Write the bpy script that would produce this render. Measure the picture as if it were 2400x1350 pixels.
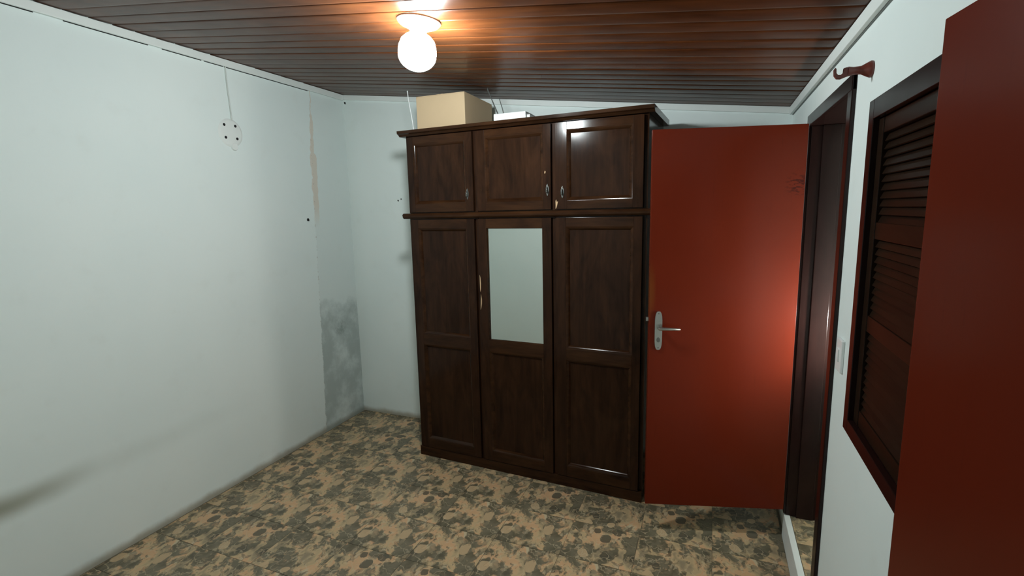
import bpy, bmesh, math, random
from mathutils import Vector, Matrix, Euler
random.seed(7)
for o in list(bpy.data.objects): bpy.data.objects.remove(o)
S = bpy.context.scene
COL = S.collection

# ---------------------------------------------------------------- camera, world, exposure
YAW, PITCH, ROLL, FPX = 0.3844, 0.1529, -0.0216, 1162.85
cam_d = bpy.data.cameras.new('camera'); cam = bpy.data.objects.new('camera', cam_d); COL.objects.link(cam)
f = Vector((-math.sin(YAW), math.cos(YAW), 0)); r = Vector((math.cos(YAW), math.sin(YAW), 0)); u = Vector((0, 0, 1))
f2 = f*math.cos(PITCH) - u*math.sin(PITCH); u2 = u*math.cos(PITCH) + f*math.sin(PITCH)
r3 = r*math.cos(ROLL) + u2*math.sin(ROLL); u3 = u2*math.cos(ROLL) - r*math.sin(ROLL)
M = Matrix((r3, u3, -f2)).transposed().to_4x4(); M.translation = Vector((0, 0, 1.84))
cam.matrix_world = M
cam_d.sensor_width = 36; cam_d.lens = FPX/2400*36; cam_d.clip_start = 0.05
S.camera = cam
w = bpy.data.worlds.new('night'); S.world = w; w.use_nodes = True
w.node_tree.nodes['Background'].inputs[0].default_value = (0.02, 0.025, 0.035, 1)
w.node_tree.nodes['Background'].inputs[1].default_value = 0.15
S.view_settings.view_transform = 'Standard'; S.view_settings.look = 'None'
S.view_settings.exposure = 0.0; S.view_settings.gamma = 1
S.view_settings.use_curve_mapping = False
BULB_STRENGTH = 250.0
PASSAGE_FILL = 340.0

# ---------------------------------------------------------------- room dimensions (metres)
XL, XR, YB, YF = -3.02, 0.439, 3.644, -0.33
ZL, ZR = 2.870, 2.4466
SL = (ZR-ZL)/(XR-XL); TH = math.atan(-SL)
def cz(x): return ZL + SL*(x-XL)

# ---------------------------------------------------------------- helpers
def obj(name, bm, mat, parent=None, loc=(0, 0, 0), rot=(0, 0, 0), smooth=False):
    me = bpy.data.meshes.new(name)
    if isinstance(bm, bmesh.types.BMesh):
        bmesh.ops.recalc_face_normals(bm, faces=bm.faces)
        if smooth:
            for fc in bm.faces: fc.smooth = True
        bm.to_mesh(me); bm.free()
    o = bpy.data.objects.new(name, me); COL.objects.link(o)
    o.location = loc; o.rotation_euler = rot
    if mat: me.materials.append(mat)
    if parent: o.parent = parent
    if smooth:
        try: me.shade_auto_smooth(math.radians(40))
        except Exception:
            try: me.set_sharp_from_angle(angle=math.radians(40))
            except Exception: pass
    return o
def empty(name, loc=(0, 0, 0), rot=(0, 0, 0)):
    o = bpy.data.objects.new(name, None); COL.objects.link(o); o.location = loc; o.rotation_euler = rot
    o.empty_display_size = 0.05
    return o
def tag(o, label, cat=None, group=None, kind=None):
    o['label'] = label
    if cat: o['category'] = cat
    if group: o['group'] = group
    if kind: o['kind'] = kind
    return o
def box(bm, a, b, bev=0, seg=2):
    x0, y0, z0 = a; x1, y1, z1 = b
    g = bmesh.ops.create_cube(bm, size=1.0)
    for v in g['verts']:
        v.co = Vector((x0 + (v.co.x+.5)*(x1-x0), y0 + (v.co.y+.5)*(y1-y0), z0 + (v.co.z+.5)*(z1-z0)))
    if bev:
        es = list({e for v in g['verts'] for e in v.link_edges})
        bmesh.ops.bevel(bm, geom=es, offset=bev, segments=seg, affect='EDGES', profile=0.6)
def mbox(name, a, b, mat, parent=None, bev=0, **k):
    bm = bmesh.new(); box(bm, a, b, bev); return obj(name, bm, mat, parent, **k)
def lathe(bm, prof, n=32, mat=None):
    """prof: (radius, z) pairs, spun about z"""
    rings = []
    for rr, z in prof:
        if rr < 1e-6: rings.append([bm.verts.new((0, 0, z))])
        else: rings.append([bm.verts.new((rr*math.cos(2*math.pi*i/n), rr*math.sin(2*math.pi*i/n), z)) for i in range(n)])
    for A, B in zip(rings, rings[1:]):
        for i in range(n):
            j = (i+1) % n
            vs = [A[i % len(A)], A[j % len(A)], B[j % len(B)], B[i % len(B)]]
            q = []
            for v in vs:
                if v not in q: q.append(v)
            if len(q) >= 3: bm.faces.new(q)
    if mat is not None: bmesh.ops.transform(bm, matrix=mat, verts=[v for R in rings for v in R])
def tube(bm, pts, rad, n=10, cap=True):
    pts = [Vector(p) for p in pts]; rings = []
    rads = rad if isinstance(rad, (list, tuple)) else [rad]*len(pts)
    for i, p in enumerate(pts):
        t = (pts[min(i+1, len(pts)-1)] - pts[max(i-1, 0)]).normalized()
        a = Vector((0, 0, 1)) if abs(t.z) < .9 else Vector((1, 0, 0))
        s = t.cross(a).normalized(); q = s.cross(t)
        rings.append([bm.verts.new(p + rads[i]*(s*math.cos(2*math.pi*k/n) + q*math.sin(2*math.pi*k/n))) for k in range(n)])
    for A, B in zip(rings, rings[1:]):
        for k in range(n): bm.faces.new((A[k], A[(k+1) % n], B[(k+1) % n], B[k]))
    if cap: bm.faces.new(rings[0]); bm.faces.new(rings[-1])
def prism(bm, pts, d, axis='y', off=0):
    """extrude a 2D outline; axis y: outline in xz, axis x: outline in yz, axis z: outline in xy"""
    def P(a, b, c):
        return {'y': (a, c, b), 'x': (c, a, b), 'z': (a, b, c)}[axis]
    A = [bm.verts.new(P(a, b, off)) for a, b in pts]; B = [bm.verts.new(P(a, b, off+d)) for a, b in pts]
    bm.faces.new(A); bm.faces.new(list(reversed(B)))
    for i in range(len(pts)):
        j = (i+1) % len(pts); bm.faces.new((A[i], B[i], B[j], A[j]))

# ---------------------------------------------------------------- material helpers
class NT:
    def __init__(s, name):
        s.m = bpy.data.materials.new(name); s.m.use_nodes = True; s.t = s.m.node_tree
        s.b = s.t.nodes['Principled BSDF']
    def n(s, typ, **k):
        x = s.t.nodes.new(typ)
        for a, b in k.items(): setattr(x, a, b)
        return x
    def l(s, a, b): s.t.links.new(a, b)
    def val(s, x, sock):
        if isinstance(x, (int, float)): sock.default_value = x
        elif isinstance(x, (tuple, list)): sock.default_value = (*x, 1) if len(x) == 3 and sock.type == 'RGBA' else x
        else: s.l(x, sock)
    def math(s, op, a, b=None, c=None, clamp=False):
        x = s.n('ShaderNodeMath', operation=op); x.use_clamp = clamp
        s.val(a, x.inputs[0])
        if b is not None: s.val(b, x.inputs[1])
        if c is not None: s.val(c, x.inputs[2])
        return x.outputs[0]
    def noise(s, vec, scale, detail=3, rough=.5, dist=0):
        x = s.n('ShaderNodeTexNoise'); s.l(vec, x.inputs['Vector'])
        x.inputs['Scale'].default_value = scale; x.inputs['Detail'].default_value = detail
        x.inputs['Roughness'].default_value = rough; x.inputs['Distortion'].default_value = dist
        return x.outputs[0]
    def mapping(s, vec, scale=(1, 1, 1), rot=(0, 0, 0), loc=(0, 0, 0)):
        x = s.n('ShaderNodeMapping'); s.l(vec, x.inputs[0]); x.inputs['Scale'].default_value = scale
        x.inputs['Rotation'].default_value = rot; x.inputs['Location'].default_value = loc
        return x.outputs[0]
    def ramp(s, fac, stops, interp='LINEAR'):
        x = s.n('ShaderNodeValToRGB'); s.l(fac, x.inputs[0]); cr = x.color_ramp; cr.interpolation = interp
        while len(cr.elements) < len(stops): cr.elements.new(.5)
        for e, (p, c) in zip(cr.elements, stops): e.position = p; e.color = (*c, 1) if len(c) == 3 else c
        return x.outputs[0]
    def mix(s, fac, a, b, mode='MIX'):
        x = s.n('ShaderNodeMix', data_type='RGBA', blend_type=mode)
        s.val(fac, x.inputs[0]); s.val(a, x.inputs[6]); s.val(b, x.inputs[7]); return x.outputs[2]
    def smooth(s, x, lo, hi):
        m = s.n('ShaderNodeMapRange', interpolation_type='SMOOTHSTEP'); s.val(x, m.inputs[0])
        m.inputs[1].default_value = lo; m.inputs[2].default_value = hi; return m.outputs[0]
    def bump(s, h, strength, dist=.002):
        x = s.n('ShaderNodeBump'); s.l(h, x.inputs['Height']); x.inputs['Strength'].default_value = strength
        x.inputs['Distance'].default_value = dist; s.l(x.outputs[0], s.b.inputs['Normal'])
    def set(s, **k):
        for a, v in k.items(): s.val(v, s.b.inputs[a.replace('_', ' ')])
        return s.m
def coords(N, kind='Object'):
    return N.n('ShaderNodeTexCoord').outputs[kind]

def plain(name, col, rough=.5, metal=0, **k):
    N = NT(name); v = coords(N)
    nz = N.noise(v, 9, 3)
    c = N.mix(N.math('MULTIPLY', nz, .25), col, tuple(x*.72 for x in col))
    N.set(Base_Color=c, Roughness=rough, Metallic=metal, **k); return N.m

def wood(name, dark, light, rough, axis='z', scale=1.0, coat=0.0, spec=.5):
    N = NT(name); v = coords(N)
    st = {'z': (14, 14, 1.1), 'x': (1.1, 14, 14), 'y': (14, 1.1, 14)}[axis]
    inf = N.n('ShaderNodeObjectInfo')
    off = N.n('ShaderNodeVectorMath', operation='SCALE'); N.l(inf.outputs['Location'], off.inputs[0]); off.inputs['Scale'].default_value = 3.7
    ad = N.n('ShaderNodeVectorMath', operation='ADD'); N.l(v, ad.inputs[0]); N.l(off.outputs[0], ad.inputs[1])
    mv = N.mapping(ad.outputs[0], tuple(a*scale for a in st))
    a = N.noise(mv, 2.2, 5, .6, .8); b = N.noise(mv, 9, 3, .6)
    lf = N.noise(N.mapping(ad.outputs[0], {'z': (5, 5, 1.5), 'x': (1.5, 5, 5), 'y': (5, 1.5, 5)}[axis]), 1.6, 3, .6, 1.2)
    g = N.math('ADD', N.math('ADD', N.math('MULTIPLY', a, .35), N.math('MULTIPLY', b, .10)), N.math('MULTIPLY', lf, .55))
    c = N.ramp(g, [(.30, dark), (.70, light)])
    ro = N.math('ADD', N.math('MULTIPLY', N.noise(ad.outputs[0], 5, 3), .12), rough-.06)
    N.set(Base_Color=c, Roughness=ro, Coat_Weight=coat, Coat_Roughness=.12, Specular_IOR_Level=spec)
    N.bump(b, .05, .001)
    return N.m

WALL = (.84, .91, .885)
def wall_mat(name, left=False, back=False):
    N = NT(name)
    p = N.n('ShaderNodeNewGeometry').outputs['Position']
    sp = N.n('ShaderNodeSeparateXYZ'); N.l(p, sp.inputs[0]); X, Y, Z = sp.outputs
    big = N.noise(p, 1.1, 3); mid = N.noise(p, 6, 4, .6); fine = N.noise(p, 40, 3)
    c = N.mix(N.smooth(big, .35, .7), WALL, (.80, .88, .86))
    c = N.mix(N.math('MULTIPLY', N.smooth(mid, .55, .8), .18), c, (.70, .74, .69))
    # brown dirt along the foot of the wall
    foot = N.math('SUBTRACT', 1.0, N.smooth(N.math('SUBTRACT', Z, N.math('MULTIPLY', mid, .05)), -.02, .035))
    c = N.mix(N.math('MULTIPLY', foot, .75), c, (.30, .25, .16))
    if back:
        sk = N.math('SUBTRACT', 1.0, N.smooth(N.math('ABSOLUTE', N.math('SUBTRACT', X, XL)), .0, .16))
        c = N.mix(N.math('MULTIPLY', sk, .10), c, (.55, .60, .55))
    if left:
        # filled crack running down beside the corner
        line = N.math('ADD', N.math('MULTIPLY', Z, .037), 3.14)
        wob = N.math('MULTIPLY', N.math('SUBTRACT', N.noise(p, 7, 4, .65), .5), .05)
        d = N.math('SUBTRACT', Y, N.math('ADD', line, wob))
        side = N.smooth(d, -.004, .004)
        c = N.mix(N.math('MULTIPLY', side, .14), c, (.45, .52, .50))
        wid = N.math('ADD', N.math('MULTIPLY', N.smooth(N.noise(p, 5, 3), .36, .62), .032), .004)
        cr = N.math('LESS_THAN', N.math('ABSOLUTE', N.math('SUBTRACT', d, .010)), wid)
        up = N.smooth(Z, 1.72, 1.95)
        c = N.mix(N.math('MULTIPLY', N.math('MULTIPLY', cr, up), .65), c, (.72, .60, .48))
        thin = N.math('LESS_THAN', N.math('ABSOLUTE', d), N.math('MULTIPLY', N.smooth(fine, .5, .75), .006))
        c = N.mix(N.math('MULTIPLY', thin, .5), c, (.40, .36, .30))
        # grey damp patch low in the corner
        top = N.math('ADD', Z, N.math('MULTIPLY', N.math('SUBTRACT', mid, .5), .35))
        damp = N.math('MULTIPLY', N.math('SUBTRACT', 1.0, N.smooth(top, .98, 1.13)), side)
        damp = N.math('MULTIPLY', damp, N.smooth(N.noise(p, 4.5, 5, .65), .22, .62))
        c = N.mix(N.math('MULTIPLY', damp, .62), c, (.30, .36, .34))
        sm = N.n('ShaderNodeVectorMath', operation='DISTANCE'); N.l(p, sm.inputs[0]); sm.inputs[1].default_value = (XL, 3.40, .86)
        spot = N.math('MULTIPLY', N.math('SUBTRACT', 1.0, N.smooth(sm.outputs['Value'], .02, .11)), N.smooth(N.noise(p, 14, 4, .7), .4, .65))
        c = N.mix(N.math('MULTIPLY', spot, .6), c, (.20, .24, .22))
        # rubbed dirt band where a bed once stood
        zb = N.math('ADD', N.math('SUBTRACT', Z, .53), N.math('MULTIPLY', N.math('SUBTRACT', N.noise(p, 3, 2), .5), .06))
        band = N.math('SUBTRACT', 1.0, N.smooth(N.math('ABSOLUTE', zb), .0, .095))
        along = N.math('MULTIPLY', N.math('SUBTRACT', 1.0, N.smooth(Y, 1.0, 1.62)), N.smooth(Y, .45, .9))
        al2 = N.math('MULTIPLY', N.math('SUBTRACT', 1.0, N.smooth(Y, 1.6, 2.6)), .11)
        bandf = N.math('MULTIPLY', band, N.math('MAXIMUM', along, al2))
        c = N.mix(N.math('MULTIPLY', bandf, .75), c, (.21, .20, .11))
    N.set(Base_Color=c, Roughness=.72, Specular_IOR_Level=.25)
    N.bump(N.math('ADD', N.math('MULTIPLY', mid, .6), N.math('MULTIPLY', fine, .25)), .25, .004)
    return N.m

def tile_mat():
    N = NT('patterned_tile'); v = coords(N)
    inf = N.n('ShaderNodeObjectInfo')
    st = N.math('FLOOR', N.math('MULTIPLY', inf.outputs['Random'], 3))
    off = N.n('ShaderNodeCombineXYZ'); N.l(N.math('MULTIPLY', st, 5.3), off.inputs[0]); N.l(N.math('MULTIPLY', st, 2.1), off.inputs[1])
    ad = N.n('ShaderNodeVectorMath', operation='ADD'); N.l(v, ad.inputs[0]); N.l(off.outputs[0], ad.inputs[1])
    base = ad.outputs[0]
    # warp
    wn = N.n('ShaderNodeTexNoise'); N.l(base, wn.inputs['Vector']); wn.inputs['Scale'].default_value = 16; wn.inputs['Detail'].default_value = 2
    ws = N.n('ShaderNodeVectorMath', operation='SCALE'); sb = N.n('ShaderNodeVectorMath', operation='SUBTRACT')
    N.l(wn.outputs['Color'], sb.inputs[0]); sb.inputs[1].default_value = (.5, .5, .5); N.l(sb.outputs[0], ws.inputs[0]); ws.inputs['Scale'].default_value = .045
    wa = N.n('ShaderNodeVectorMath', operation='ADD'); N.l(base, wa.inputs[0]); N.l(ws.outputs[0], wa.inputs[1])
    wv = N.mapping(wa.outputs[0], (1.0, .8, 1), (0, 0, .5))
    def cell(scale):
        x = N.n('ShaderNodeTexVoronoi', feature='F1'); N.l(wv, x.inputs['Vector']); x.inputs['Scale'].default_value = scale
        x.inputs['Randomness'].default_value = 1
        s3 = N.n('ShaderNodeSeparateColor'); N.l(x.outputs['Color'], s3.inputs[0]); return s3.outputs[0], s3.outputs[1], x.outputs['Distance']
    a0, a1, ad0 = cell(12); b0, b1, bd = cell(40)
    lights = [(0, (.50, .40, .26)), (.2, (.56, .40, .26)), (.4, (.40, .33, .23)), (.58, (.60, .50, .34)), (.78, (.54, .48, .37)), (.92, (.33, .28, .20))]
    darks = [(0, (.120, .112, .080)), (.25, (.185, .172, .130)), (.45, (.078, .070, .055)), (.62, (.235, .215, .165)), (.8, (.150, .130, .092)), (.93, (.36, .31, .22))]
    n1 = N.noise(wv, 6.2, 4, .60, .5); n2 = N.noise(wv, 9.5, 2, .5, .4); m3 = N.noise(wv, 8, 3); n4 = N.noise(wv, 17, 3, .6)
    # soft two-tone ground in organic patches
    ground = N.ramp(n2, [(.36, (.33, .28, .20)), (.43, (.50, .40, .26)), (.49, (.60, .46, .29)), (.55, (.66, .42, .26)), (.62, (.66, .45, .28)), (.66, (.60, .53, .39))])
    shade = N.ramp(n2, [(.30, (.085, .076, .058)), (.42, (.145, .135, .098)), (.52, (.20, .185, .14)), (.62, (.13, .115, .080)), (.72, (.28, .25, .19))])
    dark_mask = N.smooth(n1, .478, .508)
    c = N.mix(dark_mask, ground, shade)
    # pebbly clusters of mixed colour
    peb = N.smooth(n4, .52, .56)
    pc = N.mix(N.math('GREATER_THAN', b1, .42), N.ramp(b0, darks, 'CONSTANT'), N.ramp(b0, lights, 'CONSTANT'))
    pc = N.mix(N.math('MULTIPLY', dark_mask, .45), pc, N.ramp(b1, darks, 'CONSTANT'))
    c = N.mix(N.math('MULTIPLY', peb, .72), c, pc)
    # larger single flakes
    fl = N.math('MULTIPLY', N.math('LESS_THAN', ad0, .40), N.math('GREATER_THAN', a1, .66))
    c = N.mix(N.math('MULTIPLY', fl, .9), c, N.mix(N.math('GREATER_THAN', a0, .45), (.10, .095, .075), (.58, .44, .29)))
    vein = N.math('LESS_THAN', N.math('ABSOLUTE', N.math('SUBTRACT', m3, .5)), .007)
    c = N.mix(N.math('MULTIPLY', vein, .5), c, (.62, .54, .40))
    edge = N.math('LESS_THAN', N.math('ABSOLUTE', N.math('SUBTRACT', n1, .481)), .007)
    c = N.mix(N.math('MULTIPLY', edge, .4), c, (.14, .11, .07))
    soft = N.noise(v, 30, 3)
    c = N.mix(N.math('MULTIPLY', soft, .35), c, N.mix(.5, c, (.10, .09, .06)))
    c = N.mix(1.0, c, (1.05, .98, .86), 'MULTIPLY')
    N.set(Base_Color=c, Roughness=.42, Specular_IOR_Level=.4)
    return N.m

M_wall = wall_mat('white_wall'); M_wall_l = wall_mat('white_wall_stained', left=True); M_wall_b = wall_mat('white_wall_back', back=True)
M_tile = tile_mat(); M_grout = plain('grout', (.20, .17, .12), .9)
M_plank = wood('varnished_ceiling_plank', (.034, .0100, .0036), (.118, .037, .0110), .31, 'x', 1.0, 0, .11)
M_ward = wood('dark_varnished_wardrobe', (.0085, .0034, .0020), (.046, .0190, .0085), .13, 'z', 1.0, 0, .15)
M_wardh = wood('dark_varnished_wardrobe_rail', (.0100, .0038, .0021), (.058, .0240, .0095), .13, 'x', 1.0, 0, .15)
M_frame = wood('dark_jamb_wood', (.0090, .0040, .0034), (.021, .0085, .0070), .22, 'z', .8, 0, .22)
M_slat = wood('dark_shutter_wood', (.0110, .0058, .0034), (.0240, .0125, .0068), .30, 'y', .8, 0, .14)
M_trim = plain('white_trim_paint', (.84, .88, .85), .6)
M_white = plain('white_plastic', (.88, .90, .89), .35)
M_steel = plain('brushed_steel', (.55, .55, .52), .32, 1.0)
M_dullsteel = plain('dull_pewter', (.20, .21, .20), .42, .9)
M_black = plain('black_hole', (.006, .006, .006), .9)
M_gap = plain('grey_gap_shadow', (.22, .24, .23), .9)
M_card = plain('tan_cardboard', (.56, .41, .25), .75)
M_tape = plain('brown_tape', (.50, .36, .20), .35)
M_chip = plain('bare_pale_wood', (.62, .42, .24), .8)
M_hook = plain('red_brown_turned_wood', (.17, .042, .030), .32)
M_cable = plain('off_white_cable', (.62, .66, .62), .5)
M_rim = plain('grey_metal_rim', (.35, .35, .34), .35, .8)
def mirror_mat():
    N = NT('mirror_glass'); v = coords(N); nz = N.noise(v, 3, 2)
    N.set(Base_Color=N.mix(nz, (.80, .86, .83), (.84, .89, .86)), Metallic=1.0, Roughness=.03); return N.m
M_mirror = mirror_mat()
def red_mat(name, scratch, k=1.0):
    N = NT(name); v = coords(N)
    a = N.noise(v, 2.2, 3); b = N.noise(N.mapping(v, (30, 30, 2)), 2, 3)
    c = N.mix(a, (.138, .0185, .0072), (.110, .0138, .0055))
    c = N.mix(N.math('MULTIPLY', N.smooth(b, .6, .85), .3), c, (.070, .009, .0045))
    if scratch:
        d = N.n('ShaderNodeVectorMath', operation='DISTANCE'); N.l(N.mapping(v, (1, .2, 1)), d.inputs[0]); d.inputs[1].default_value = (-.052, 0, 1.945)
        s = N.math('MULTIPLY', N.math('SUBTRACT', 1.0, N.smooth(d.outputs['Value'], .02, .075)), N.smooth(N.noise(N.mapping(v, (18, 1, 60), (0, .35, 0)), 1.4, 3, .6), .50, .56))
        c = N.mix(N.math('MULTIPLY', s, .85), c, (.030, .006, .005))
        # worn, paler edge above the handle
        e = N.n('ShaderNodeVectorMath', operation='DISTANCE'); N.l(N.mapping(v, (1, .1, .18)), e.inputs[0]); e.inputs[1].default_value = (-.762, 0, 1.40*.18)
        c = N.mix(N.math('MULTIPLY', N.math('SUBTRACT', 1.0, N.smooth(e.outputs['Value'], .005, .035)), .55), c, (.15, .050, .011))
    c = N.mix(1.0, c, (k, k, k), 'MULTIPLY')
    N.set(Base_Color=c, Roughness=N.math('ADD', N.math('MULTIPLY', a, .08), .20), Specular_IOR_Level=.10)
    N.bump(N.noise(v, 60, 2), .06, .001)
    return N.m
M_red = red_mat('red_brown_paint', True); M_red2 = red_mat('red_brown_paint_shutter', False, .95)
def glow_mat(name, strength, col):
    N = NT(name); v = coords(N); nz = N.noise(v, 4, 2)
    N.set(Base_Color=(.9, .9, .9), Emission_Color=N.mix(nz, col, tuple(x*.97 for x in col)), Emission_Strength=strength); return N.m
M_bulb = glow_mat('lit_bulb', BULB_STRENGTH, (.90, .99, 1.0))
M_fill = glow_mat('fill_globe', PASSAGE_FILL, (1.0, .96, .90))

# ================================================================ STRUCTURE
# ---- floor: grout bed with separate patterned tiles
floor = tag(mbox('floor', (XL, YF, -.06), (XR, YB, -.003), M_grout), 'floor of patterned beige and grey tiles', kind='structure')
TX, TY = .384, .32
bm = bmesh.new(); box(bm, (-TX/2+.0012, -TY/2+.0012, -.012), (TX/2-.0012, TY/2-.0012, 0)); tile0 = None
x0 = -1.09 - TX*6; y0 = 2.02 - TY*14
first = obj('tile', bm, M_tile)
tmesh = first.data; bpy.data.objects.remove(first)
def lay_tiles(parent, ax, bx, ay, by, z):
    """lay whole tiles and cut the border ones to fit"""
    i0 = math.floor((ax-x0)/TX); j0 = math.floor((ay-y0)/TY)
    i = i0
    while x0+i*TX < bx-1e-6:
        j = j0
        while y0+j*TY < by-1e-6:
            a, b = max(x0+i*TX, ax), min(x0+(i+1)*TX, bx); c, d = max(y0+j*TY, ay), min(y0+(j+1)*TY, by)
            cx, cy = x0+(i+.5)*TX, y0+(j+.5)*TY
            if b-a > .01 and d-c > .01:
                if b-a > TX-1e-4 and d-c > TY-1e-4:
                    o = bpy.data.objects.new('tile', tmesh); COL.objects.link(o)
                else:
                    q = bmesh.new(); box(q, (a-cx+.0012, c-cy+.0012, -.012), (b-cx-.0012, d-cy-.0012, 0)); o = obj('tile', q, M_tile)
                o.location = (cx, cy, z + random.uniform(-.0006, .0)); o.parent = parent
            j += 1
        i += 1
lay_tiles(floor, XL, XR-.012, YF, YB, 0)

# ---- walls
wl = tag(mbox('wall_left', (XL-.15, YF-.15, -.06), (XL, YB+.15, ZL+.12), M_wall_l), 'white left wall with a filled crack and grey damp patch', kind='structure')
bm = bmesh.new(); prism(bm, [(XL, -.06), (XR+.2, -.06), (XR+.2, cz(XR+.2)+.10), (XL, ZL+.10)], .15, 'y', YB)
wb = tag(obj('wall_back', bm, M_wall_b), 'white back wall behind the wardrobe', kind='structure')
bm = bmesh.new()
XC, YC = -1.15, .30        # the wall steps forward left of the camera
prism(bm, [(XC, -.06), (XR+.2, -.06), (XR+.2, cz(XR+.2)+.10), (XC, cz(XC)+.10)], .15, 'y', YF-.15)
prism(bm, [(XL, -.06), (XC, -.06), (XC, cz(XC)+.10), (XL, ZL+.10)], YC-(YF-.15), 'y', YF-.15)
tag(obj('wall_front', bm, M_wall), 'white wall behind the camera', kind='structure')
DY0, DY1, DZ = 2.115, 2.935, 2.255          # rough doorway in the right wall
WY0, WY1, WZ0, WZ1 = .46, 1.885, 1.097, 2.148   # window
STEP = .141
bm = bmesh.new(); XO = XR+.20; ZT = 2.52
for (a, b, c, d) in [(YF, WY0, -.06, ZT), (WY0, WY1, -.06, WZ0), (WY0, WY1, WZ1, ZT), (WY1, DY0, -.06, ZT), (DY0, DY1, DZ, ZT), (DY1, YB, -.06, ZT)]:
    box(bm, (XR, a, c), (XO, b, d))
bmesh.ops.remove_doubles(bm, verts=bm.verts, dist=1e-5)
wr = tag(obj('wall_right', bm, M_wall), 'white right wall with doorway and shuttered window', kind='structure')

# nail and screw holes
def hole(parent, c, axis, rad):
    b = bmesh.new(); n = 9
    ring = [(rad*random.uniform(.75, 1.15)*math.cos(6.283*k/n), rad*random.uniform(.75, 1.2)*math.sin(6.283*k/n)) for k in range(n)]
    prism(b, ring, .0016, axis, -.0008); obj('nail_hole', b, M_black, parent, loc=c)
hole(wl, (XL, 3.127, 1.81), 'x', .015)
for c, rr in (((-2.509, YB, 1.954), .008), ((-2.466, YB, 1.827), .008), ((-3.0, YB, 2.80), .010), ((-2.478, YB, 1.965), .006)): hole(wb, c, 'y', rr)

# ---- ceiling: slab with separate planks
ceil = empty('ceiling', ((XL+XR)/2, 0, (ZL+ZR)/2), (0, TH, 0)); tag(ceil, 'sloping ceiling of dark varnished planks', kind='structure')
LEN = (XR-XL)/math.cos(TH)
mbox('backing', (-LEN/2-.1, YF-.1, .022), (LEN/2+.25, YB+.15, .05), M_black, ceil)
PW = .1125
prof = [(.0, .020), (.0, .0045), (.0022, .0016)]
for k in range(9):
    t = k/8; prof.append((.005 + t*(PW-.0105), .0004-.0011*math.sin(math.pi*t)))
prof += [(PW-.0030, .0018), (PW-.0012, .0050), (PW-.0012, .020)]
bm = bmesh.new(); prism(bm, prof, LEN, 'x', -LEN/2)
pl = obj('plank', bm, M_plank, smooth=True); pmesh = pl.data; bpy.data.objects.remove(pl)
NP = math.ceil((YB-YF)/PW)
yy = YB - PW*NP
for k in range(NP):
    o = bpy.data.objects.new('plank', pmesh); COL.objects.link(o); o.parent = ceil
    o.location = (0, yy, random.uniform(-.001, .001)); o.rotation_euler = (math.radians(random.uniform(-.8, .8)), 0, math.radians(random.uniform(-.05, .05)))
    yy += PW

# ---- ceiling trims (standing slightly off the walls)
def strip_x(name, y_in, y_out, h, label):
    b = bmesh.new(); prism(b, [(XL+.002, cz(XL)-h), (XR-.002, cz(XR)-h), (XR-.002, cz(XR)-.004), (XL+.002, cz(XL)-.004)], y_out-y_in, 'y', y_in)
    return tag(obj(name, b, M_trim), label, kind='structure')
t = tag(mbox('trim_1', (XL+.006, YF, cz(XL)-.050), (XL+.022, YB-.02, cz(XL+.022)-.004), M_trim, bev=.003), 'white ceiling trim along the left wall', kind='structure')
for ya, yb in ((YF, .9), (1.0, 1.5), (1.62, 2.02), (2.1, 2.34), (2.36, 2.49), (2.5, 3.23)): mbox('gap_strip', (XL, ya, cz(XL)-.0525), (XL+.005, yb, cz(XL)-.010), M_black, t)
strip_x('trim_2', YB-.016, YB-.002, .042, 'white ceiling trim along the back wall')
t = tag(mbox('trim_3', (XR-.022, YF, cz(XR)-.050), (XR-.006, YB-.02, cz(XR)-.002), M_trim, bev=.003), 'white ceiling trim along the right wall', kind='structure')
mbox('gap_strip', (XR-.006, YF, cz(XR)-.0525), (XR, YB-.02, cz(XR)-.010), M_gap, t)

# ---- doorway: lining, architraves, step
dr = empty('trim_4', (XR, (DY0+DY1)/2, STEP)); tag(dr, 'dark varnished frame of the doorway', kind='structure')
def dpart(name, a, b, mat=M_frame, bev=.003):
    c = Vector(dr.location); return mbox(name, tuple(Vector(a)-c), tuple(Vector(b)-c), mat, dr, bev)
dpart('jamb', (XR-.004, DY1-.032, STEP), (XO, DY1, DZ-.03))
dpart('jamb', (XR-.004, DY0, STEP), (XO, DY0+.032, DZ-.03))
dpart('head_jamb', (XR-.004, DY0, DZ-.03), (XO, DY1, DZ))
dpart('door_stop', (XR+.045, DY1-.044, STEP), (XR+.125, DY1-.032, DZ-.03))
dpart('architrave', (XR-.014, DY0-.028, 0.002), (XR, DY0+.030, 2.278))
dpart('architrave', (XR-.014, DY1-.026, .145), (XR, DY1+.030, 2.278))
dpart('head_architrave', (XR-.016, DY0-.028, 2.226), (XR, DY1+.030, 2.280))
tag(mbox('trim_5', (XR-.012, DY0+.030, -.003), (XR+.018, DY1, STEP+.001), M_trim, bev=.003), 'white painted riser of the doorway step', kind='structure')
# passage beyond the doorway
pf = tag(mbox('floor_passage', (XR+.018, DY0, -.06), (2.0, 3.5, STEP-.003), M_grout), 'raised tiled floor beyond the doorway', kind='structure')
lay_tiles(pf, XR+.02, XO, DY0+.034, DY1-.034, STEP)
lay_tiles(pf, XO, 2.0, DY0, 3.5, STEP)
bm = bmesh.new()
box(bm, (XO, DY0-.15, -.06), (2.0, DY0, 2.6)); box(bm, (2.0, DY0-.15, -.06), (2.15, 3.65, 2.6)); box(bm, (XO, 3.5, -.06), (2.0, 3.65, 2.6))
tag(obj('wall_passage', bm, M_wall), 'white walls of the passage beyond the doorway', kind='structure')
tag(mbox('ceiling_passage', (XO, DY0-.15, 2.6), (2.15, 3.65, 2.68), M_wall), 'plain ceiling of the passage', kind='structure')

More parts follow.
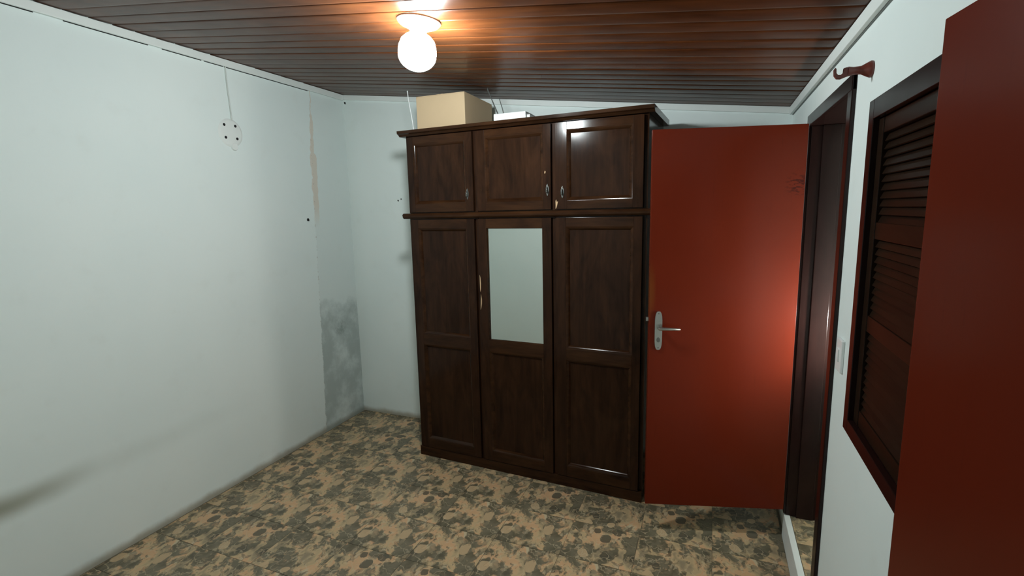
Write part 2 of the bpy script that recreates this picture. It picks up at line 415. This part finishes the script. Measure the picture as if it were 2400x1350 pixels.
# ---- red door, standing open
DA = .2711
door = empty('door_1', (XR, 2.8985, 0), (0, 0, DA)); tag(door, 'red-brown painted flush door standing open beside the wardrobe', kind='structure')
DB, DT = .1765, 2.2355
mbox('door_leaf', (-.7662, 0, DB), (-.018, .035, DT), M_red, door, bev=.002)
hp = empty('door_handle', (-.716, 0, 1.19)); hp.parent = door; hp['label'] = 'steel lever handle on a long plate'
b = bmesh.new()
out = []
for k in range(25):
    tt = k/24*2*math.pi; cx, s = math.cos(tt), math.sin(tt)
    out.append((.0195*math.copysign(abs(cx)**.5, cx)*(1-.22*abs(s)**3), .106*math.copysign(abs(s)**.45, s)))
out.pop()
prism(b, out, .007, 'y', -.007)
obj('plate', b, M_steel, hp)
b = bmesh.new(); lathe(b, [(0, 0), (.012, 0), (.011, .03), (0, .03)], 18, Matrix.Translation((.004, -.006, .018)) @ Matrix.Rotation(math.pi/2, 4, 'X'))
obj('neck', b, M_steel, hp, smooth=True)
b = bmesh.new(); tube(b, [(-.004, -.037, .018), (.012, -.041, .018), (.035, -.041, .0175), (.07, -.039, .016), (.103, -.035, .014), (.108, -.033, .0138)], [.0085, .0095, .009, .0078, .0062, .003], 12)
obj('lever', b, M_steel, hp, smooth=True)
b = bmesh.new(); lathe(b, [(0, 0), (.0095, 0), (.009, .003), (0, .0035)], 18, Matrix.Translation((.0, -.0068, -.050)) @ Matrix.Scale(1.5, 4, (0, 0, 1)) @ Matrix.Rotation(math.pi/2, 4, 'X'))
obj('lock_cylinder', b, M_dullsteel, hp)
for z in (.094, -.094):
    b = bmesh.new(); lathe(b, [(0, 0), (.004, 0), (.003, .0015), (0, .002)], 12, Matrix.Translation((0, -.0068, z)) @ Matrix.Rotation(math.pi/2, 4, 'X'))
    obj('screw', b, M_dullsteel, hp)
mbox('latch_bolt', (-.780, .010, 1.240), (-.766, .024, 1.262), M_steel, door, bev=.002)

# ---- shuttered window in the right wall
win = empty('window_1', (XR, (WY0+WY1)/2, WZ0)); tag(win, 'dark wooden louvred shutter window in the right wall', kind='structure')
def wpart(name, a, b, mat=M_frame, parent=win, bev=.002, base=None):
    c = Vector(win.location) if base is None else base
    return mbox(name, tuple(Vector(a)-c), tuple(Vector(b)-c), mat, parent, bev)
FW = .062
wpart('window_frame', (XR-.006, WY1-.050, WZ0), (XR+.11, WY1, WZ1))
wpart('window_frame', (XR-.006, WY0, WZ0), (XR+.11, WY0+.05, WZ1))
wpart('window_frame', (XR-.006, WY0+.05, WZ1-.058), (XR+.11, WY1-.05, WZ1))
wpart('window_frame', (XR-.006, WY0+.05, WZ0), (XR+.11, WY1-.05, WZ0+.045))
ym = (WY0+WY1)/2
slm = None
for (a, b) in ((ym+.002, WY1-.052), (WY0+.052, ym-.002)):
    L = empty('shutter_leaf', (.010, (a+b)/2 - win.location.y, 0)); L.parent = win
    base = Vector((XR+.010, (a+b)/2, WZ0))
    z0, z1 = WZ0+.047, WZ1-.060; st = .045
    P = lambda n, p, q: wpart(n, p, q, M_slat, L, .002, base)
    P('stile', (XR+.010, a, z0), (XR+.040, a+st, z1)); P('stile', (XR+.010, b-st, z0), (XR+.040, b, z1))
    rails = [z0, 1.452, 1.735, z1-.045]
    for rz in rails: P('rail', (XR+.012, a+st, rz), (XR+.038, b-st, rz+(.05 if rz != rails[-1] else .045)))
    for lo, hi in ((rails[0]+.05, rails[1]), (rails[1]+.05, rails[2]), (rails[2]+.05, rails[3])):
        n = max(1, round((hi-lo)/.0225)); dz = (hi-lo)/n
        for k in range(n):
            if slm is None:
                q = bmesh.new(); w2 = (b-a)/2-st
                prism(q, [(-.0024, -.0145), (.0024, -.0145), (.0032, 0), (.0024, .0145), (-.0024, .0145), (-.0032, 0)], w2*2, 'y', -w2)
                o = obj('slat', q, M_slat); slm = o.data
            else:
                o = bpy.data.objects.new('slat', slm); COL.objects.link(o)
            o.parent = L; o.location = (.015, 0, lo+(k+.5)*dz-WZ0); o.rotation_euler = (0, math.radians(27 + random.uniform(-2, 2)), 0)

# solid inner shutter leaf, ajar, hinged at the near side of the window
PA = math.radians(8.6)
pdir = Vector((math.sin(PA), -math.cos(PA)))     # from the free edge towards the hinge
pe = Vector((.357, 1.124)); wid = .50
sh = empty('window_2', (pe.x+pdir.x*wid, pe.y+pdir.y*wid, 1.075)); sh.rotation_euler = (0, 0, PA)
tag(sh, 'solid red-brown shutter leaf ajar in front of the louvres', kind='structure')
mbox('shutter_board', (0, 0, 0), (.030, wid, 2.150-1.075), M_red2, sh, bev=.002)
for z in (.18, .88):
    b = bmesh.new(); lathe(b, [(0, -.035), (.006, -.035), (.006, .035), (0, .035)], 12); obj('hinge', b, M_steel, sh, loc=(.030, -.006, z), smooth=True)

# ================================================================ WARDROBE
WA = .0533
ward = empty('wardrobe', (-2.0316, 3.0610, 0), (0, 0, -WA))
tag(ward, 'tall dark varnished three-door wardrobe with a mirror in the middle door', 'wardrobe')
WW, WH, WD = 1.680, 2.409, .555
mbox('body', (0, .024, .0), (WW, WD, 2.372), M_ward, ward, bev=.002)
mbox('plinth', (.0, .006, 0), (WW, .024, .072), M_wardh, ward, bev=.003)
# cornice with a stepped section
b = bmesh.new(); prism(b, [(-.005, 2.372), (-.018, 2.384), (-.032, 2.390), (-.034, 2.409), (WD, 2.409), (WD, 2.372)], WW+.07, 'x', -.034)
obj('cornice', b, M_wardh, ward)
b = bmesh.new(); prism(b, [(.024, 1.802), (-.006, 1.804), (-.016, 1.814), (-.018, 1.826), (-.012, 1.838), (-.002, 1.842), (.024, 1.842)], WW+.064, 'x', -.034)
obj('belt_moulding', b, M_wardh, ward)
for x in (.555, 1.107):
    mbox('post', (x-.010, .018, .072), (x+.010, .024, 1.802), M_ward, ward, bev=.002)
    mbox('post', (x-.010, .018, 1.842), (x+.010, .024, 2.372), M_ward, ward, bev=.002)
def ward_door(U0, U1, V0, V1, opens, mirror_first=False):
    bd = .0215
    e = empty('cabinet_door', ((U0+U1)/2, .012, V0)); e.parent = ward
    ox, oz = (U0+U1)/2, V0
    F, B, PN = -.012, .012, .006       # front, back, panel plane (local y)
    u0, u1 = opens[0][0], opens[0][1]
    def bx(n, a, b, c, d, m):
        mbox(n, (a-ox, F, c-oz), (b-ox, B, d-oz), m, e, .0015)
    bx('stile', U0, u0, V0, V1, M_ward); bx('stile', u1, U1, V0, V1, M_ward)
    zs = sorted(opens, key=lambda o: o[2]); cur = V0
    for o in zs: bx('rail', u0, u1, cur, o[2], M_wardh); cur = o[3]
    bx('rail', u0, u1, cur, V1, M_wardh)
    for i, (a, b2, c, d) in enumerate(opens):
        m = M_mirror if (mirror_first and i == 0) else M_ward
        pn = 'mirror' if m is M_mirror else 'panel'
        q = mbox(pn, (a-ox, PN, c-oz), (b2-ox, B-.001, d-oz), m, e)
        if pn == 'mirror': q['label'] = 'clear mirror pane'
        bb = bmesh.new()          # bevelled moulding round the opening
        h = .004 if pn == 'mirror' else bd
        O = [(a, c), (b2, c), (b2, d), (a, d)]; I = [(a+h, c+h), (b2-h, c+h), (b2-h, d-h), (a+h, d-h)]
        NS = 5; rings = []
        ths = [math.radians(24 + 34*(k+.5)/NS) for k in range(NS)]
        dep = [math.tan(t_) for t_ in ths]; tot = sum(dep); D_ = PN-.0006-(F+.0005); prog = 0
        for k in range(NS+1):
            ins = h*k/NS; y_ = F+.0005 + D_*prog/tot
            if k < NS: prog += dep[k]
            rings.append([bb.verts.new((x+sx*ins-ox, y_, z+sz*ins-oz)) for (x, z), (sx, sz) in zip(O, ((1, 1), (-1, 1), (-1, -1), (1, -1)))])
        for A_, B_ in zip(rings, rings[1:]):
            for k in range(4):
                j = (k+1) % 4; fc = bb.faces.new((A_[k], A_[j], B_[j], B_[k])); fc.smooth = True
        obj('moulding', bb, M_wardh, e, smooth=True)
    return e, ox, oz
LV0, LV1, UV0, UV1 = .078, 1.796, 1.848, 2.366
ward_door(.026, .540, LV0, LV1, [(.085, .482, .965, 1.735), (.085, .482, .145, .885)])
dm = ward_door(.570, 1.092, LV0, LV1, [(.630, 1.031, .967, 1.733), (.630, 1.031, .145, .885)], True)
dr_ = ward_door(1.122, 1.656, LV0, LV1, [(1.188, 1.606, .960, 1.740), (1.188, 1.606, .150, .885)])
ul = ward_door(.026, .540, UV0, UV1, [(.070, .485, 1.905, 2.318)])
um = ward_door(.570, 1.092, UV0, UV1, [(.634, 1.040, 1.905, 2.322)])
ur = ward_door(1.122, 1.656, UV0, UV1, [(1.197, 1.596, 1.900, 2.320)])
def pull(d, x, z):
    e, ox, oz = d
    q = bmesh.new(); o = []
    for k in range(20):
        tt = k/20*2*math.pi; s = math.sin(tt)
        o.append((.0105*math.cos(tt)*(.55+.45*math.cos(2*s)), .037*s))
    prism(q, o, .003, 'y', -.015); hd = obj('handle', q, M_dullsteel, e, loc=(x-ox, 0, z-oz)); hd['label'] = 'small pewter drop pull'
    q = bmesh.new(); tube(q, [(0, -.016, .016), (0, -.025, .012), (0, -.028, 0), (0, -.025, -.014), (0, -.021, -.020)], [.0035, .004, .0055, .006, .003], 10); obj('drop', q, M_dullsteel, hd, smooth=True)
    q = bmesh.new(); lathe(q, [(0, 0), (.0045, 0), (.003, .004), (0, .005)], 12, Matrix.Translation((0, -.015, .026)) @ Matrix.Rotation(math.pi/2, 4, 'X')); obj('knob', q, M_steel, hd, smooth=True)
pull(ul, .497, 1.962); pull(um, 1.070, 1.968); pull(ur, 1.168, 1.952)
def chip(d, pts, name='bare_wood_chip'):
    e, ox, oz = d; q = bmesh.new(); prism(q, [(x-ox, z-oz) for x, z in pts], .0012, 'y', -.0127); o = obj(name, q, M_chip, e); o['label'] = 'pale bare wood where varnish broke off'
chip(ur, [(1.123, 1.850), (1.128, 1.856), (1.134, 1.874), (1.139, 1.897), (1.131, 1.893), (1.128, 1.908), (1.123, 1.898), (1.1235, 1.87)])
chip(dm, [(.571, 1.30), (.577, 1.32), (.579, 1.36), (.576, 1.40), (.571, 1.418), (.5705, 1.36)])
chip(dm, [(.571, 1.175), (.576, 1.19), (.581, 1.22), (.582, 1.25), (.577, 1.285), (.574, 1.24)])
chip(um, [(1.052, 2.068), (1.058, 2.072), (1.059, 2.082), (1.054, 2.086), (1.051, 2.076)])

# ================================================================ THINGS ON THE WARDROBE
TOP = 2.4095
cb = empty('cardboard_box', (-1.727, 3.275, TOP), (0, 0, math.radians(.8)))
tag(cb, 'closed tan cardboard box on top of the wardrobe', 'box')
bw, bd_, bh = .366, .455, .215
mbox('carton', (-bw/2, -bd_/2, 0), (bw/2, bd_/2, bh-.004), M_card, cb, bev=.003)
mbox('flap', (-bw/2+.001, -bd_/2+.001, bh-.004), (-.001, bd_/2-.001, bh), M_card, cb, bev=.001)
mbox('flap', (.001, -bd_/2+.001, bh-.004), (bw/2-.001, bd_/2-.001, bh), M_card, cb, bev=.001)
mbox('tape', (-.024, -bd_/2-.0006, bh), (.024, bd_/2+.0006, bh+.0006), M_tape, cb)

rt = empty('set_top_box', (-1.235, 3.135, TOP), (0, 0, -.02))
tag(rt, 'small white receiver box with thin antennas on the wardrobe', 'receiver')
mbox('case', (-.112, -.062, .004), (.112, .062, .058), M_white, rt, bev=.006)
for sx in (-.09, .09):
    for sy in (-.045, .045): mbox('foot', (sx-.008, sy-.008, 0), (sx+.008, sy+.008, .005), M_black, rt)
mbox('side_cap', (.110, -.052, .006), (.138, .052, .044), M_rim, rt, bev=.008)
q = bmesh.new(); tube(q, [(-.110, .03, .050), (-.150, .036, .135), (-.188, .040, .218), (-.198, .041, .243), (-.197, .041, .252)], [.0045, .0040, .0030, .0045, .002], 8); obj('antenna', q, M_dullsteel, rt, smooth=True)
q = bmesh.new(); tube(q, [(-.075, .035, .050), (-.092, .038, .110), (-.114, .040, .176)], [.004, .0035, .0025], 8); obj('antenna', q, M_dullsteel, rt, smooth=True)

ar = empty('antenna_rod', (-1.963, 3.085, TOP)); tag(ar, 'thin pale rod standing left of the cardboard box', 'antenna')
q = bmesh.new(); lathe(q, [(0, 0), (.016, 0), (.014, .006), (.005, .010), (0, .011)], 18); obj('foot', q, M_white, ar, smooth=True)
q = bmesh.new(); tube(q, [(0, 0, .008), (-.012, .001, .10), (-.030, 0, .21), (-.036, 0, .272)], [.0038, .0032, .0028, .0035], 8); obj('rod', q, M_white, ar, smooth=True)

# ================================================================ CEILING LAMP
lx, ly = -1.185, 1.945
lamp = empty('ceiling_lamp', (lx, ly, cz(lx)+.001), (0, TH, 0))
tag(lamp, 'bare lit bulb on a white round base under the plank ceiling', 'lamp')
q = bmesh.new(); lathe(q, [(0, 0), (.088, 0), (.090, -.004), (.088, -.012), (.078, -.020), (.052, -.028), (.046, -.034), (0, -.034)], 40); obj('base', q, M_white, lamp, smooth=True)
q = bmesh.new(); lathe(q, [(.086, .0), (.0925, -.001), (.0925, -.006), (.089, -.007)], 40); obj('rim', q, M_rim, lamp, smooth=True)
q = bmesh.new(); lathe(q, [(0, -.030), (.036, -.030), (.034, -.054), (0, -.054)], 28); obj('socket', q, M_white, lamp, smooth=True)
q = bmesh.new(); pr = [(0, -.050), (.034, -.050), (.052, -.060), (.070, -.078), (.079, -.104), (.081, -.125)]
for k in range(1, 11):
    a = k/10*math.pi/2; pr.append((.081*math.cos(a), -.136-.066*math.sin(a)))
pr[-1] = (0, -.202)
lathe(q, pr, 32); obj('bulb', q, M_bulb, lamp, smooth=True)

# added fill lamp, out of view in the passage, brightens the open door
fill_root = empty('fill_lamp', (.79, 2.70, STEP)); tag(fill_root, 'added unseen fill lamp on a slim stand in the passage beyond the doorway', 'lamp')
q = bmesh.new(); lathe(q, [(0, 0), (.11, 0), (.108, .014), (.02, .024), (0, .024)], 28); obj('base', q, M_dullsteel, fill_root, smooth=True)
q = bmesh.new(); tube(q, [(0, 0, .02), (0, 0, 1.02)], .009, 12); obj('pole', q, M_dullsteel, fill_root, smooth=True)
q = bmesh.new(); lathe(q, [(0, 1.01)]+[(.05*math.sin(k/12*math.pi), 1.06-.05*math.cos(k/12*math.pi)) for k in range(1, 12)]+[(0, 1.11)], 28); obj('globe', q, M_fill, fill_root, smooth=True)
q = bmesh.new(); lathe(q, [(.009, .965), (.060, .966), (.090, .978), (.092, .984), (.058, .972), (.009, .970)], 28); obj('light_baffle', q, M_dullsteel, fill_root, smooth=True)  # added dish blocking the fill light from the step and floor

# ================================================================ SMALL THINGS ON THE WALLS
jb = empty('junction_cover', (XL, 2.498, 2.400)); tag(jb, 'round white cover plate with four screw holes on the left wall', 'wall plate')
q = bmesh.new(); lathe(q, [(0, .009), (.072, .009), (.088, .0045), (.092, 0), (0, 0)], 40, Matrix.Rotation(math.pi/2, 4, 'Y')); obj('plate', q, M_trim, jb, smooth=True)
for y, z in ((2.450, 2.447), (2.533, 2.448), (2.453, 2.366), (2.539, 2.366)):
    q = bmesh.new(); lathe(q, [(0, .0098), (.0095, .0098), (.0095, .008), (0, .008)], 12, Matrix.Rotation(math.pi/2, 4, 'Y')); obj('screw_hole', q, M_black, jb, loc=(0, y-2.498, z-2.400))
q = bmesh.new(); lathe(q, [(0, .012), (.022, .011), (.026, .006), (.026, 0), (0, 0)], 20, Matrix.Rotation(math.pi/2, 4, 'Y')); obj('knockout', q, M_trim, jb, loc=(0, .018, -.088), smooth=True)
q = bmesh.new(); tube(q, [(XL+.0045, 2.515, 2.482), (XL+.0045, 2.512, 2.56), (XL+.0045, 2.506, 2.68), (XL+.0045, 2.505, 2.80), (XL+.006, 2.506, 2.825)], .0045, 8)
tag(obj('electric_cable', q, M_cable, smooth=True), 'thin off-white cable running from ceiling trim to round cover plate', 'cable')

br = empty('curtain_bracket', (XR, 1.912, 2.250)); tag(br, 'red-brown wooden curtain rod bracket above the window corner', 'bracket')
q = bmesh.new(); lathe(q, [(0, 0), (.024, 0), (.025, .006), (.020, .016), (.0125, .030), (.0115, .050), (.014, .064), (0, .064)], 24, Matrix.Rotation(-math.pi/2, 4, 'Y')); obj('flange', q, M_hook, br, smooth=True)
q = bmesh.new()
arm = [(-.055, .012), (-.055, -.012), (-.085, -.013), (-.110, -.017), (-.132, -.024), (-.148, -.022), (-.158, -.010), (-.160, .010), (-.156, .016), (-.151, .012),
       (-.150, -.003), (-.144, -.010), (-.134, -.011), (-.124, -.003), (-.123, .012), (-.110, .014), (-.108, .006), (-.085, .008)]
arm = [(a*.72+.012, b*.85) for a, b in arm]
prism(q, arm, .014, 'y', -.007); obj('hook_arm', q, M_hook, br)

sw = empty('light_switch', (XR, 2.000, 1.315)); tag(sw, 'white light switch plate between doorway and window', 'switch')
mbox('plate', (-.010, -.037, -.058), (0, .037, .058), M_white, sw, bev=.004)
mbox('rocker', (-.015, -.012, -.022), (-.008, .012, .022), M_white, sw, bev=.002)
